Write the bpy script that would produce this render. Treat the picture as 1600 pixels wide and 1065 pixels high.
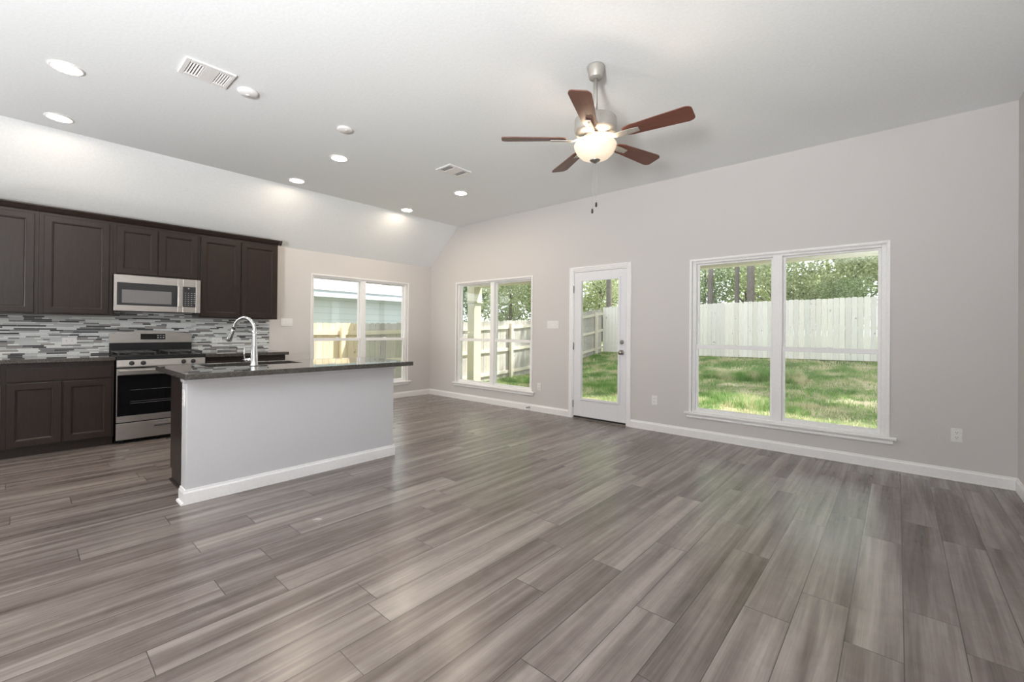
import bpy, math, random
from mathutils import Vector, Matrix
import numpy as np

# ------------------------------------------------------------------ clear
for _o in list(bpy.data.objects):
    bpy.data.objects.remove(_o)
S = bpy.context.scene
COL = S.collection

# ------------------------------------------------------------------ camera
YAW, PITCH, ROLL = math.radians(41.4904), math.radians(0.2896), math.radians(0.5079)
CAM = Vector((6.6901, -5.204, 1.2224))
fwd = Vector((-math.sin(YAW) * math.cos(PITCH), math.cos(YAW) * math.cos(PITCH), math.sin(PITCH)))
rgt = Vector((math.cos(YAW), math.sin(YAW), 0))
upv = rgt.cross(fwd)
r2 = rgt * math.cos(ROLL) + upv * math.sin(ROLL)
u2 = -rgt * math.sin(ROLL) + upv * math.cos(ROLL)
cd = bpy.data.cameras.new('camera')
cam = bpy.data.objects.new('camera', cd)
COL.objects.link(cam)
cam.matrix_world = Matrix(((r2.x, u2.x, -fwd.x, CAM.x), (r2.y, u2.y, -fwd.y, CAM.y), (r2.z, u2.z, -fwd.z, CAM.z), (0, 0, 0, 1)))
cd.sensor_fit = 'HORIZONTAL'
cd.sensor_width = 36.0
cd.lens = 681.376 / 1600 * 36
cd.shift_y = -19.933 / 1600
cd.clip_start = 0.05
cd.clip_end = 300
S.camera = cam

# ------------------------------------------------------------------ light levels
EXPOSURE = 1.05
SKY = 1.1           # hazy bright sky
SUN = 5.6
DOWNLIGHT = 90.0      # luminous lens of every recessed light
FANLIGHT = 4.5       # bulbs inside the fan bowl (W)
BOWL = 0.30            # glow of the alabaster bowl

S.view_settings.view_transform = 'Standard'
S.view_settings.look = 'None'
S.view_settings.exposure = EXPOSURE
S.view_settings.gamma = 1.0
S.view_settings.use_curve_mapping = False
S.cycles.use_denoising = True
S.cycles.max_bounces = 12
S.cycles.diffuse_bounces = 6
S.cycles.glossy_bounces = 4
S.cycles.transparent_max_bounces = 24
S.cycles.caustics_reflective = False
S.cycles.caustics_refractive = False
S.cycles.sample_clamp_indirect = 6.0

# photographer's flash bounced off the ceiling behind the camera; second head added as fill
FLASH = 880.0
for _i, (_x, _y, _tx, _ty) in enumerate(((7.0, -7.5, 6.2, -6.4), (1.0, -8.9, 2.2, -8.0))):
    _l = bpy.data.lights.new('flash', 'SPOT')
    _l.energy = FLASH * (1.0, 0.27)[_i]
    _l.color = (0.985, 0.99, 1.0)
    _l.spot_size = math.radians(140)
    _l.spot_blend = 1.0
    _l.shadow_soft_size = 0.3
    _f = bpy.data.objects.new('flash', _l)
    COL.objects.link(_f)
    _f.location = (_x, _y, 0.9)
    _f.rotation_euler = (Vector((_x, _y, 0.9)) - Vector((_tx, _ty, 3.07))).to_track_quat('Z', 'Y').to_euler()

w = bpy.data.worlds.new('sky')
S.world = w
w.use_nodes = True
wb = w.node_tree.nodes['Background']
wb.inputs['Color'].default_value = (0.93, 0.97, 1.0, 1)
wb.inputs['Strength'].default_value = SKY

sd = bpy.data.lights.new('sun', 'SUN')
sd.energy = SUN
sd.angle = math.radians(0.6)
sd.color = (1.0, 0.96, 0.90)
sun = bpy.data.objects.new('sun', sd)
COL.objects.link(sun)
SUNDIR = Vector((0.45, 0.39, 1.0)).normalized()      # towards the sun: behind the back fence
sun.rotation_euler = SUNDIR.to_track_quat('Z', 'Y').to_euler()

# ------------------------------------------------------------------ helpers
def tag(o, label=None, cat=None, group=None, kind=None):
    if label: o['label'] = label
    if cat: o['category'] = cat
    if group: o['group'] = group
    if kind: o['kind'] = kind
    return o


def thing(name, label, cat, loc=(0, 0, 0), rz=0.0, group=None, kind=None):
    o = bpy.data.objects.new(name, None)
    o.empty_display_size = 0.05
    o.location = loc
    o.rotation_euler = (0, 0, rz)
    COL.objects.link(o)
    return tag(o, label, cat, group, kind)


class MB:
    """Collects shapes; build() links them as ONE mesh object."""
    def __init__(s):
        s.v, s.f, s.sm, s.mi = [], [], [], []

    def add(s, vs, fs, smooth=False, mi=0):
        n = len(s.v)
        s.v += [tuple(p) for p in vs]
        for f in fs:
            s.f.append(tuple(i + n for i in f))
            s.sm.append(smooth)
            s.mi.append(mi)
        return s

    def box(s, x0, x1, y0, y1, z0, z1, mi=0):
        if x0 > x1: x0, x1 = x1, x0
        if y0 > y1: y0, y1 = y1, y0
        if z0 > z1: z0, z1 = z1, z0
        vs = [(x0, y0, z0), (x1, y0, z0), (x1, y1, z0), (x0, y1, z0), (x0, y0, z1), (x1, y0, z1), (x1, y1, z1), (x0, y1, z1)]
        return s.add(vs, [(0, 3, 2, 1), (4, 5, 6, 7), (0, 1, 5, 4), (1, 2, 6, 5), (2, 3, 7, 6), (3, 0, 4, 7)], False, mi)

    def prism(s, prof, p0, p1, au, av, mi=0, smooth=False):
        """profile [(a,b)] in axes au, av swept from p0 to p1 (closed, capped)."""
        p0, p1, au, av = Vector(p0), Vector(p1), Vector(au), Vector(av)
        n = len(prof)
        vs = [p0 + au * a + av * b for a, b in prof] + [p1 + au * a + av * b for a, b in prof]
        fs = [(i, (i + 1) % n, n + (i + 1) % n, n + i) for i in range(n)]
        fs += [tuple(range(n - 1, -1, -1)), tuple(range(n, 2 * n))]
        return s.add(vs, fs, smooth, mi)

    def lathe(s, prof, c=(0, 0, 0), seg=32, axis='z', mi=0, smooth=True, cap=True):
        """prof [(radius, height)] around an axis through c."""
        c = Vector(c)
        vs, fs = [], []
        for r, h in prof:
            for k in range(seg):
                a = 2 * math.pi * k / seg
                x, y = r * math.cos(a), r * math.sin(a)
                vs.append(c + (Vector((x, y, h)) if axis == 'z' else Vector((h, x, y)) if axis == 'x' else Vector((y, h, x))))
        for i in range(len(prof) - 1):
            for k in range(seg):
                k2 = (k + 1) % seg
                fs.append((i * seg + k, i * seg + k2, (i + 1) * seg + k2, (i + 1) * seg + k))
        if cap:
            if prof[0][0] > 1e-6: fs.append(tuple(range(seg - 1, -1, -1)))
            if prof[-1][0] > 1e-6: fs.append(tuple((len(prof) - 1) * seg + k for k in range(seg)))
        return s.add(vs, fs, smooth, mi)

    def tube(s, pts, rad, seg=12, mi=0):
        pts = [Vector(p) for p in pts]
        n = len(pts)
        rs = rad if isinstance(rad, (list, tuple)) else [rad] * n
        t0 = (pts[1] - pts[0]).normalized()
        ref = Vector((0, 0, 1)) if abs(t0.z) < 0.9 else Vector((1, 0, 0))
        nx = t0.cross(ref).normalized()
        vs, fs = [], []
        for i in range(n):
            t = (pts[min(i + 1, n - 1)] - pts[max(i - 1, 0)]).normalized()
            nx = (nx - t * nx.dot(t)).normalized()
            ny = t.cross(nx)
            for k in range(seg):
                a = 2 * math.pi * k / seg
                vs.append(pts[i] + (nx * math.cos(a) + ny * math.sin(a)) * rs[i])
        for i in range(n - 1):
            for k in range(seg):
                k2 = (k + 1) % seg
                fs.append((i * seg + k, i * seg + k2, (i + 1) * seg + k2, (i + 1) * seg + k))
        fs.append(tuple(range(seg - 1, -1, -1)))
        fs.append(tuple((n - 1) * seg + k for k in range(seg)))
        return s.add(vs, fs, True, mi)

    def build(s, name, mats, parent=None, bevel=0.0, seg=2):
        me = bpy.data.meshes.new(name)
        me.from_pydata(s.v, [], s.f)
        me.polygons.foreach_set('use_smooth', s.sm)
        me.polygons.foreach_set('material_index', s.mi)
        for m in (mats if isinstance(mats, (list, tuple)) else [mats]):
            me.materials.append(m)
        me.update()
        import bmesh
        bm = bmesh.new(); bm.from_mesh(me)
        bmesh.ops.recalc_face_normals(bm, faces=bm.faces)
        bm.to_mesh(me); bm.free()
        o = bpy.data.objects.new(name, me)
        COL.objects.link(o)
        if parent: o.parent = parent
        if bevel > 0:
            md = o.modifiers.new('bevel', 'BEVEL')
            md.width = bevel; md.segments = seg; md.limit_method = 'ANGLE'; md.angle_limit = math.radians(40)
            md.harden_normals = False
        return o


def kids(o):
    return [c for c in bpy.data.objects if c.parent == o]


def copy_tree(o, parent=None):
    c = o.copy()
    COL.objects.link(c)
    if parent: c.parent = parent
    for ch in kids(o):
        copy_tree(ch, c)
    return c


# ------------------------------------------------------------------ materials
def srgb(r, g, b):
    f = lambda c: (c / 255 / 12.92) if c / 255 <= 0.04045 else ((c / 255 + 0.055) / 1.055) ** 2.4
    return (f(r), f(g), f(b), 1.0)


class NT:
    def __init__(s, name):
        s.m = bpy.data.materials.new(name)
        s.m.use_nodes = True
        s.t = s.m.node_tree
        s.b = s.t.nodes['Principled BSDF']
        s.out = s.t.nodes['Material Output']

    def n(s, typ, **kw):
        nd = s.t.nodes.new(typ)
        for k, v in kw.items():
            setattr(nd, k, v)
        return nd

    def l(s, a, b):
        s.t.links.new(a, b)

    def math(s, op, a, b=None, c=None):
        nd = s.n('ShaderNodeMath', operation=op)
        for i, x in enumerate((a, b, c)):
            if x is None: continue
            if isinstance(x, (int, float)): nd.inputs[i].default_value = x
            else: s.l(x, nd.inputs[i])
        return nd.outputs[0]

    def coord(s, scale=(1, 1, 1), kind='Object'):
        tc = s.n('ShaderNodeTexCoord')
        mp = s.n('ShaderNodeMapping')
        mp.inputs['Scale'].default_value = scale
        s.l(tc.outputs[kind], mp.inputs['Vector'])
        return mp.outputs[0]

    def noise(s, vec, scale=5, detail=2, rough=0.5, dist=0.0):
        nd = s.n('ShaderNodeTexNoise')
        nd.inputs['Scale'].default_value = scale
        nd.inputs['Detail'].default_value = detail
        nd.inputs['Roughness'].default_value = rough
        nd.inputs['Distortion'].default_value = dist
        if vec is not None: s.l(vec, nd.inputs['Vector'])
        return nd.outputs['Fac']

    def ramp(s, fac, stops):
        nd = s.n('ShaderNodeValToRGB')
        e = nd.color_ramp.elements
        while len(e) < len(stops): e.new(0.5)
        for el, (p, c) in zip(e, stops):
            el.position = p; el.color = c
        s.l(fac, nd.inputs['Fac'])
        return nd.outputs['Color']

    def mix(s, fac, a, b, mode='MIX'):
        nd = s.n('ShaderNodeMix', data_type='RGBA', blend_type=mode)
        for i, x in ((0, fac), (6, a), (7, b)):
            if isinstance(x, (int, float)): nd.inputs[i].default_value = x
            elif isinstance(x, tuple): nd.inputs[i].default_value = x
            else: s.l(x, nd.inputs[i])
        return nd.outputs[2]

    def bump(s, h, strength=0.1, dist=0.01):
        nd = s.n('ShaderNodeBump')
        nd.inputs['Strength'].default_value = strength
        nd.inputs['Distance'].default_value = dist
        s.l(h, nd.inputs['Height'])
        s.l(nd.outputs[0], s.b.inputs['Normal'])

    def set(s, **kw):
        for k, v in kw.items():
            i = s.b.inputs[k.replace('_', ' ')]
            if isinstance(v, (int, float, tuple)): i.default_value = v
            else: s.l(v, i)
        return s


def plain(name, col, rough=0.5, metal=0.0, bump=0.0, bscale=60, spec=0.5, coat=0.0):
    t = NT(name)
    t.set(Base_Color=col, Roughness=rough, Metallic=metal)
    t.b.inputs['Specular IOR Level'].default_value = spec
    if coat: t.b.inputs['Coat Weight'].default_value = coat; t.b.inputs['Coat Roughness'].default_value = 0.08
    v = t.coord()
    n = t.noise(v, bscale, 3)
    # faint, natural unevenness of the finish
    hi = tuple(min(1, c * 1.03) for c in col[:3]) + (1,)
    lo = tuple(c * 0.97 for c in col[:3]) + (1,)
    t.set(Base_Color=t.ramp(n, [(0.3, lo), (0.7, hi)]))
    if bump: t.bump(n, bump, 0.004)
    return t.m


M = {}
M['wall'] = plain('wall_paint', (0.64, 0.62, 0.61, 1), 0.6, bump=0.06, bscale=160)
M['island'] = plain('island_paint', (0.60, 0.60, 0.615, 1), 0.5, bump=0.05, bscale=160)
M['ceil'] = plain('ceiling_paint', (0.85, 0.875, 0.885, 1), 0.75, bump=0.16, bscale=55)
M['trim'] = plain('white_trim_paint', (0.88, 0.875, 0.875, 1), 0.35)
M['door'] = plain('door_paint', (0.80, 0.805, 0.83, 1), 0.38)
M['vinyl'] = plain('white_vinyl', (0.88, 0.88, 0.885, 1), 0.35)
M['plastic'] = plain('white_plastic', (0.82, 0.81, 0.80, 1), 0.35)
M['slot'] = plain('dark_slot', (0.03, 0.03, 0.03, 1), 0.6)
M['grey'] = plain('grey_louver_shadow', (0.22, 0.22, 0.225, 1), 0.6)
M['nickel'] = plain('brushed_nickel', (0.44, 0.42, 0.385, 1), 0.38, 0.5)
M['pewter'] = plain('pewter', (0.33, 0.31, 0.28, 1), 0.35, 0.9)
M['chrome'] = plain('chrome', (0.66, 0.665, 0.675, 1), 0.09, 1.0)
M['blackglass'] = plain('black_glass', (0.006, 0.006, 0.007, 1), 0.06)
M['blackenamel'] = plain('black_enamel', (0.018, 0.019, 0.02, 1), 0.22)
M['iron'] = plain('cast_iron', (0.045, 0.045, 0.046, 1), 0.38)
M['blackplastic'] = plain('black_plastic', (0.02, 0.021, 0.023, 1), 0.4)
M['rubber'] = plain('black_rubber', (0.012, 0.012, 0.012, 1), 0.7)
M['button'] = plain('pale_button_print', (0.30, 0.31, 0.32, 1), 0.5)
M['mwindow'] = plain('microwave_window', (0.17, 0.17, 0.175, 1), 0.16)
M['steel_dark'] = plain('sink_steel', (0.36, 0.36, 0.37, 1), 0.35, 0.9)
M['pale_fascia'] = plain('pale_blue_trim', (0.55, 0.61, 0.68, 1), 0.6)
M['cream'] = plain('cream_paint', (0.62, 0.60, 0.47, 1), 0.6)
M['concrete'] = plain('patio_concrete', (0.48, 0.46, 0.43, 1), 0.85, bump=0.2, bscale=40)


def steel():
    t = NT('stainless_steel')
    v = t.coord((1, 3, 160))
    n = t.noise(v, 3, 3)
    t.set(Base_Color=t.ramp(n, [(0.3, (0.50, 0.475, 0.45, 1)), (0.7, (0.62, 0.59, 0.56, 1))]), Metallic=0.95, Roughness=0.3)
    t.bump(n, 0.03, 0.001)
    return t.m
M['steel'] = steel()


def espresso():
    t = NT('espresso_wood')
    v = t.coord((14, 14, 1.2))
    n = t.noise(v, 5, 4, 0.6)
    c = t.ramp(n, [(0.25, (0.0165, 0.0108, 0.0094, 1)), (0.75, (0.031, 0.0205, 0.0172, 1))])
    t.set(Base_Color=c, Roughness=0.30)
    t.b.inputs['Specular IOR Level'].default_value = 0.4
    t.bump(n, 0.03, 0.001)
    return t.m
M['wood'] = espresso()


def bladewood():
    t = NT('mahogany_blade')
    v = t.coord((1.5, 20, 20))
    n = t.noise(v, 4, 4, 0.6)
    c = t.ramp(n, [(0.25, (0.10, 0.034, 0.022, 1)), (0.75, (0.165, 0.062, 0.042, 1))])
    t.set(Base_Color=c, Roughness=0.42)
    return t.m
M['blade'] = bladewood()


def granite():
    t = NT('granite')
    v = t.coord()
    n1 = t.noise(v, 140, 3, 0.7)
    n2 = t.noise(v, 38, 2, 0.6)
    vo = t.n('ShaderNodeTexVoronoi'); vo.inputs['Scale'].default_value = 210
    t.l(v, vo.inputs['Vector'])
    c = t.ramp(n1, [(0.32, (0.014, 0.012, 0.011, 1)), (0.5, (0.062, 0.056, 0.050, 1)), (0.68, (0.16, 0.148, 0.136, 1))])
    c = t.mix(t.ramp(n2, [(0.45, (0, 0, 0, 1)), (0.62, (1, 1, 1, 1))]), c, (0.07, 0.062, 0.055, 1))
    c = t.mix(t.math('LESS_THAN', vo.outputs['Distance'], 0.18), c, (0.025, 0.022, 0.02, 1))
    t.set(Base_Color=c, Roughness=0.014)
    t.b.inputs['Specular IOR Level'].default_value = 0.7
    return t.m
M['granite'] = granite()


def floor_mat():
    t = NT('vinyl_plank')
    W, L, X0 = 0.1787, 1.22, 6.355
    tc = t.n('ShaderNodeTexCoord'); sp = t.n('ShaderNodeSeparateXYZ')
    t.l(tc.outputs['Object'], sp.inputs[0])
    x, y = sp.outputs[0], sp.outputs[1]
    u = t.math('DIVIDE', t.math('SUBTRACT', x, X0 - 60 * W), W)
    row = t.math('FLOOR', u)
    wn = t.n('ShaderNodeTexWhiteNoise', noise_dimensions='1D'); t.l(row, wn.inputs['W'])
    vv = t.math('DIVIDE', t.math('ADD', t.math('ADD', y, 60.0), t.math('MULTIPLY', wn.outputs['Value'], L)), L)
    colm = t.math('FLOOR', vv)
    cmb = t.n('ShaderNodeCombineXYZ'); t.l(row, cmb.inputs[0]); t.l(colm, cmb.inputs[1])
    wn2 = t.n('ShaderNodeTexWhiteNoise', noise_dimensions='3D'); t.l(cmb.outputs[0], wn2.inputs['Vector'])
    pid = wn2.outputs['Value']
    # grain coordinates, shifted for every plank
    g = t.n('ShaderNodeCombineXYZ')
    t.l(t.math('ADD', x, t.math('MULTIPLY', pid, 37.0)), g.inputs[0])
    t.l(t.math('ADD', y, t.math('MULTIPLY', pid, 91.0)), g.inputs[1])
    t.l(t.math('MULTIPLY', pid, 13.0), g.inputs[2])
    def mp(sc):
        m = t.n('ShaderNodeMapping'); m.inputs['Scale'].default_value = sc
        t.l(g.outputs[0], m.inputs['Vector']); return m.outputs[0]
    broad = t.noise(mp((11, 0.55, 1)), 1.0, 2, 0.5, 0.6)      # wide light / dark streaks
    fine = t.noise(mp((60, 1.6, 1)), 1.0, 4, 0.65, 0.5)       # fine grain
    hair = t.noise(mp((260, 4.0, 1)), 1.0, 2, 0.5)            # hair lines
    blot = t.noise(mp((9, 6, 1)), 1.0, 3, 0.6, 1.5)           # cross figure
    f = t.math('ADD', t.math('MULTIPLY', broad, 0.62), t.math('MULTIPLY', fine, 0.28))
    f = t.math('ADD', f, t.math('MULTIPLY', hair, 0.06))
    f = t.math('ADD', f, t.math('MULTIPLY', t.math('SUBTRACT', blot, 0.5), 0.12))
    f = t.math('ADD', f, t.math('MULTIPLY', t.math('SUBTRACT', pid, 0.5), 0.085))
    c = t.ramp(f, [(0.30, (0.082, 0.064, 0.056, 1)), (0.42, (0.145, 0.118, 0.106, 1)), (0.52, (0.212, 0.179, 0.163, 1)), (0.68, (0.335, 0.293, 0.269, 1))])
    fu = t.math('FRACT', u); fv = t.math('FRACT', vv)
    du = t.math('MULTIPLY', t.math('MINIMUM', fu, t.math('SUBTRACT', 1.0, fu)), W)
    dv = t.math('MULTIPLY', t.math('MINIMUM', fv, t.math('SUBTRACT', 1.0, fv)), L)
    d = t.math('MINIMUM', du, dv)
    seam = t.math('LESS_THAN', d, 0.0017)
    c = t.mix(t.math('MULTIPLY', seam, 0.82), c, (0.035, 0.03, 0.028, 1))
    t.set(Base_Color=c, Roughness=t.math('ADD', 0.235, t.math('MULTIPLY', blot, 0.05)))
    t.b.inputs['Specular IOR Level'].default_value = 0.7
    h = t.math('MINIMUM', t.math('MULTIPLY', d, 250.0), 1.0)
    t.bump(h, 0.10, 0.002)
    return t.m
M['floor'] = floor_mat()


def glass():
    t = NT('window_glass')
    t.t.nodes.remove(t.b)
    tr = t.n('ShaderNodeBsdfTransparent'); tr.inputs[0].default_value = (0.955, 0.972, 0.966, 1)
    gl = t.n('ShaderNodeBsdfGlossy'); gl.inputs['Roughness'].default_value = 0.01
    fr = t.n('ShaderNodeFresnel')
    ge = t.n('ShaderNodeNewGeometry')          # same reflectance on both faces of the thin pane
    t.l(t.math('SUBTRACT', 1.5, t.math('MULTIPLY', ge.outputs['Backfacing'], 1.5 - 1 / 1.5)), fr.inputs['IOR'])
    mx = t.n('ShaderNodeMixShader')
    t.l(fr.outputs[0], mx.inputs[0]); t.l(tr.outputs[0], mx.inputs[1]); t.l(gl.outputs[0], mx.inputs[2])
    t.l(mx.outputs[0], t.out.inputs['Surface'])
    return t.m
M['glass'] = glass()


def emitter(name, col, strength):
    t = NT(name)
    t.set(Base_Color=(0.8, 0.8, 0.8, 1), Roughness=0.5)
    t.b.inputs['Emission Color'].default_value = col
    t.b.inputs['Emission Strength'].default_value = strength
    return t.m
M['lens'] = emitter('lit_lens', (1.0, 0.84, 0.66, 1), DOWNLIGHT)


def bowl_mat():
    t = NT('alabaster_glass')
    v = t.coord()
    n = t.noise(v, 9, 4, 0.6, 1.5)
    c = t.ramp(n, [(0.3, (1.0, 0.72, 0.46, 1)), (0.7, (1.0, 0.86, 0.68, 1))])
    t.set(Base_Color=(0.58, 0.52, 0.44, 1), Roughness=0.35, Emission_Color=c)
    t.b.inputs['Emission Strength'].default_value = BOWL
    return t.m
M['bowl'] = bowl_mat()


def fence_mat(name, lo, hi, knots=0.5):
    t = NT(name)
    oi = t.n('ShaderNodeObjectInfo')
    v = t.coord((18, 18, 1.2))
    n = t.noise(v, 3, 4, 0.6)
    v2 = t.coord((1, 1, 1))
    k = t.noise(v2, 9, 2, 0.5)
    c = t.ramp(n, [(0.25, lo), (0.75, hi)])
    c = t.mix(t.math('MULTIPLY', t.math('GREATER_THAN', k, 0.70), knots), c, (0.16, 0.12, 0.08, 1))
    at = t.n('ShaderNodeAttribute'); at.attribute_name = 'tint'
    c = t.mix(1.0, c, at.outputs['Color'], 'MULTIPLY')
    t.set(Base_Color=c, Roughness=0.85)
    t.b.inputs['Specular IOR Level'].default_value = 0.1
    return t.m
M['picket'] = fence_mat('pale_picket_wood', (0.66, 0.64, 0.60, 1), (0.80, 0.785, 0.755, 1))
M['picket_y'] = fence_mat('new_yellow_pine', (0.66, 0.55, 0.38, 1), (0.80, 0.70, 0.52, 1))
M['picket_w'] = fence_mat('weathered_picket_wood', (0.42, 0.405, 0.375, 1), (0.56, 0.54, 0.505, 1))
M['rail'] = plain('fence_rail_wood', (0.64, 0.59, 0.50, 1), 0.85, spec=0.1)
M['rail_y'] = plain('new_pine_rail', (0.72, 0.61, 0.43, 1), 0.85, spec=0.1)


def ground_mat():
    t = NT('lawn_soil')
    v = t.coord()
    n = t.noise(v, 0.9, 4, 0.6, 0.5)
    n2 = t.noise(v, 12, 4, 0.7)
    c = t.ramp(n, [(0.38, (0.13, 0.17, 0.075, 1)), (0.5, (0.25, 0.26, 0.14, 1)), (0.60, (0.50, 0.43, 0.31, 1))])
    c = t.mix(t.math('MULTIPLY', n2, 0.5), c, (0.09, 0.10, 0.045, 1))
    t.set(Base_Color=c, Roughness=0.95)
    t.b.inputs['Specular IOR Level'].default_value = 0.05
    return t.m
M['ground'] = ground_mat()


def leafy(name, stops, scale):
    t = NT(name)
    v = t.coord()
    n = t.noise(v, scale, 3, 0.7)
    c = t.ramp(n, stops)
    t.t.nodes.remove(t.b)
    df = t.n('ShaderNodeBsdfDiffuse'); tl = t.n('ShaderNodeBsdfTranslucent'); mx = t.n('ShaderNodeMixShader')
    t.l(c, df.inputs[0]); t.l(c, tl.inputs[0])
    mx.inputs[0].default_value = 0.55
    t.l(df.outputs[0], mx.inputs[1]); t.l(tl.outputs[0], mx.inputs[2])
    t.l(mx.outputs[0], t.out.inputs['Surface'])
    return t.m
M['grass'] = leafy('grass_blades', [(0.40, (0.18, 0.33, 0.10, 1)), (0.5, (0.34, 0.47, 0.19, 1)), (0.60, (0.66, 0.62, 0.42, 1))], 1.3)
M['leafA'] = leafy('leaves_deep', [(0.35, (0.09, 0.15, 0.06, 1)), (0.5, (0.26, 0.36, 0.16, 1)), (0.64, (0.62, 0.68, 0.46, 1))], 13)
M['leafB'] = leafy('leaves_pale', [(0.35, (0.20, 0.27, 0.12, 1)), (0.5, (0.52, 0.58, 0.34, 1)), (0.62, (0.86, 0.87, 0.68, 1))], 13)


def bark():
    t = NT('pine_bark')
    v = t.coord((10, 10, 2.5))
    n = t.noise(v, 3, 4, 0.7)
    t.set(Base_Color=t.ramp(n, [(0.3, (0.10, 0.085, 0.075, 1)), (0.7, (0.24, 0.21, 0.19, 1))]), Roughness=0.9)
    t.bump(n, 0.6, 0.03)
    return t.m
M['bark'] = bark()


def siding_mat():
    t = NT('lap_siding')
    tc = t.n('ShaderNodeTexCoord'); sp = t.n('ShaderNodeSeparateXYZ')
    t.l(tc.outputs['Object'], sp.inputs[0])
    f = t.math('FRACT', t.math('DIVIDE', sp.outputs[2], 0.18))
    c = t.mix(t.math('LESS_THAN', f, 0.07), (0.62, 0.67, 0.70, 1), (0.45, 0.50, 0.53, 1))
    t.set(Base_Color=c, Roughness=0.7)
    return t.m
M['siding'] = siding_mat()


def shingle_mat():
    t = NT('pale_shingle')
    v = t.coord((1, 0.6, 9))
    n = t.noise(v, 2.2, 3, 0.6)
    t.set(Base_Color=t.ramp(n, [(0.35, (0.52, 0.52, 0.55, 1)), (0.6, (0.82, 0.82, 0.82, 1))]), Roughness=0.8)
    return t.m
M['shingle'] = shingle_mat()

# ------------------------------------------------------------------ room shell
H1, H2, CDX, XR, REAR = 2.405, 3.072, 0.777, 7.40, -9.5
WT = 0.15


def structure(name, mb, mat, label, cat, bevel=0):
    return tag(mb.build(name, mat, None, bevel), label, cat, kind='structure')


structure('floor', MB().box(0, XR, REAR, 0, -0.12, 0), M['floor'], 'grey brown wood look plank floor running across the whole room', 'floor')

# window and door openings: (x0, x1)
WZ0, WZ1 = 0.293, 2.045
BIG = (4.885, 6.617)
SMALL = (0.757, 2.489)
KIT = (-2.249, -0.517)         # along Y on the kitchen wall
DOOR = (3.238, 4.078, 2.065)

m = MB()
xs = [(-WT, SMALL[0]), (SMALL[1], DOOR[0]), (DOOR[1], BIG[0]), (BIG[1], XR + WT)]
for a, b in xs:
    m.box(a, b, 0, WT, -0.12, 3.2)
for a, b in (SMALL, BIG):
    m.box(a, b, 0, WT, -0.12, WZ0)
    m.box(a, b, 0, WT, WZ1, 3.2)
m.box(DOOR[0], DOOR[1], 0, WT, DOOR[2], 3.2)
m.box(DOOR[0], DOOR[1], 0, WT, -0.12, -0.03)
structure('wall_back', m, M['wall'], 'long greige wall with two double windows and the glass door', 'wall')
m = MB()
m.box(-WT, 0, REAR, KIT[0], -0.12, 2.6)
m.box(-WT, 0, KIT[1], 0, -0.12, 2.6)
m.box(-WT, 0, KIT[0], KIT[1], -0.12, WZ0)
m.box(-WT, 0, KIT[0], KIT[1], WZ1, 2.6)
structure('wall_left', m, M['wall'], 'greige kitchen wall behind the dark cabinets and the far window', 'wall')
structure('wall_right', MB().box(XR, XR + WT, REAR, 0, -0.12, 3.2), M['wall'], 'sliver of greige wall at the right edge, meeting the long window wall', 'wall')
structure('wall_front', MB().box(-WT, XR + WT, REAR - WT, REAR, -0.12, 3.2), M['wall'], 'greige wall behind the camera that closes the room', 'wall')
m = MB()
prof = [(-0.15, H1 - 0.1287), (CDX, H2), (XR + 0.15, H2), (XR + 0.15, H2 + 0.12), (CDX - 0.05, H2 + 0.12), (-0.15, H1 + 0.02)]
m.prism(prof, (0, REAR, 0), (0, -0.0005, 0), (1, 0, 0), (0, 0, 1))
structure('ceiling', m, M['ceil'], 'white ceiling that slopes down to the kitchen wall at left', 'ceiling')


def baseprof(h=0.1, t=0.014):
    return [(0, 0), (t, 0), (t, h - 0.022), (t * 0.62, h - 0.012), (t * 0.5, h), (0, h)]


def baseboard(name, runs, label):
    m = MB()
    for p0, p1, nrm in runs:
        m.prism(baseprof(), p0, p1, nrm, (0, 0, 1))
    return structure(name, m, M['trim'], label, 'baseboard')


baseboard('baseboard_back', [((0.0, 0, 0), (3.18, 0, 0), (0, -1, 0)), ((4.126, 0, 0), (XR, 0, 0), (0, -1, 0))], 'white baseboard along the window wall on both sides of the door')
baseboard('baseboard_left', [((0, -2.85, 0), (0, -0.0145, 0), (1, 0, 0))], 'white baseboard under the far kitchen window')
baseboard('baseboard_right', [((XR, REAR, 0), (XR, -0.0145, 0), (-1, 0, 0))], 'short white baseboard piece at the right edge of the room')


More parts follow.
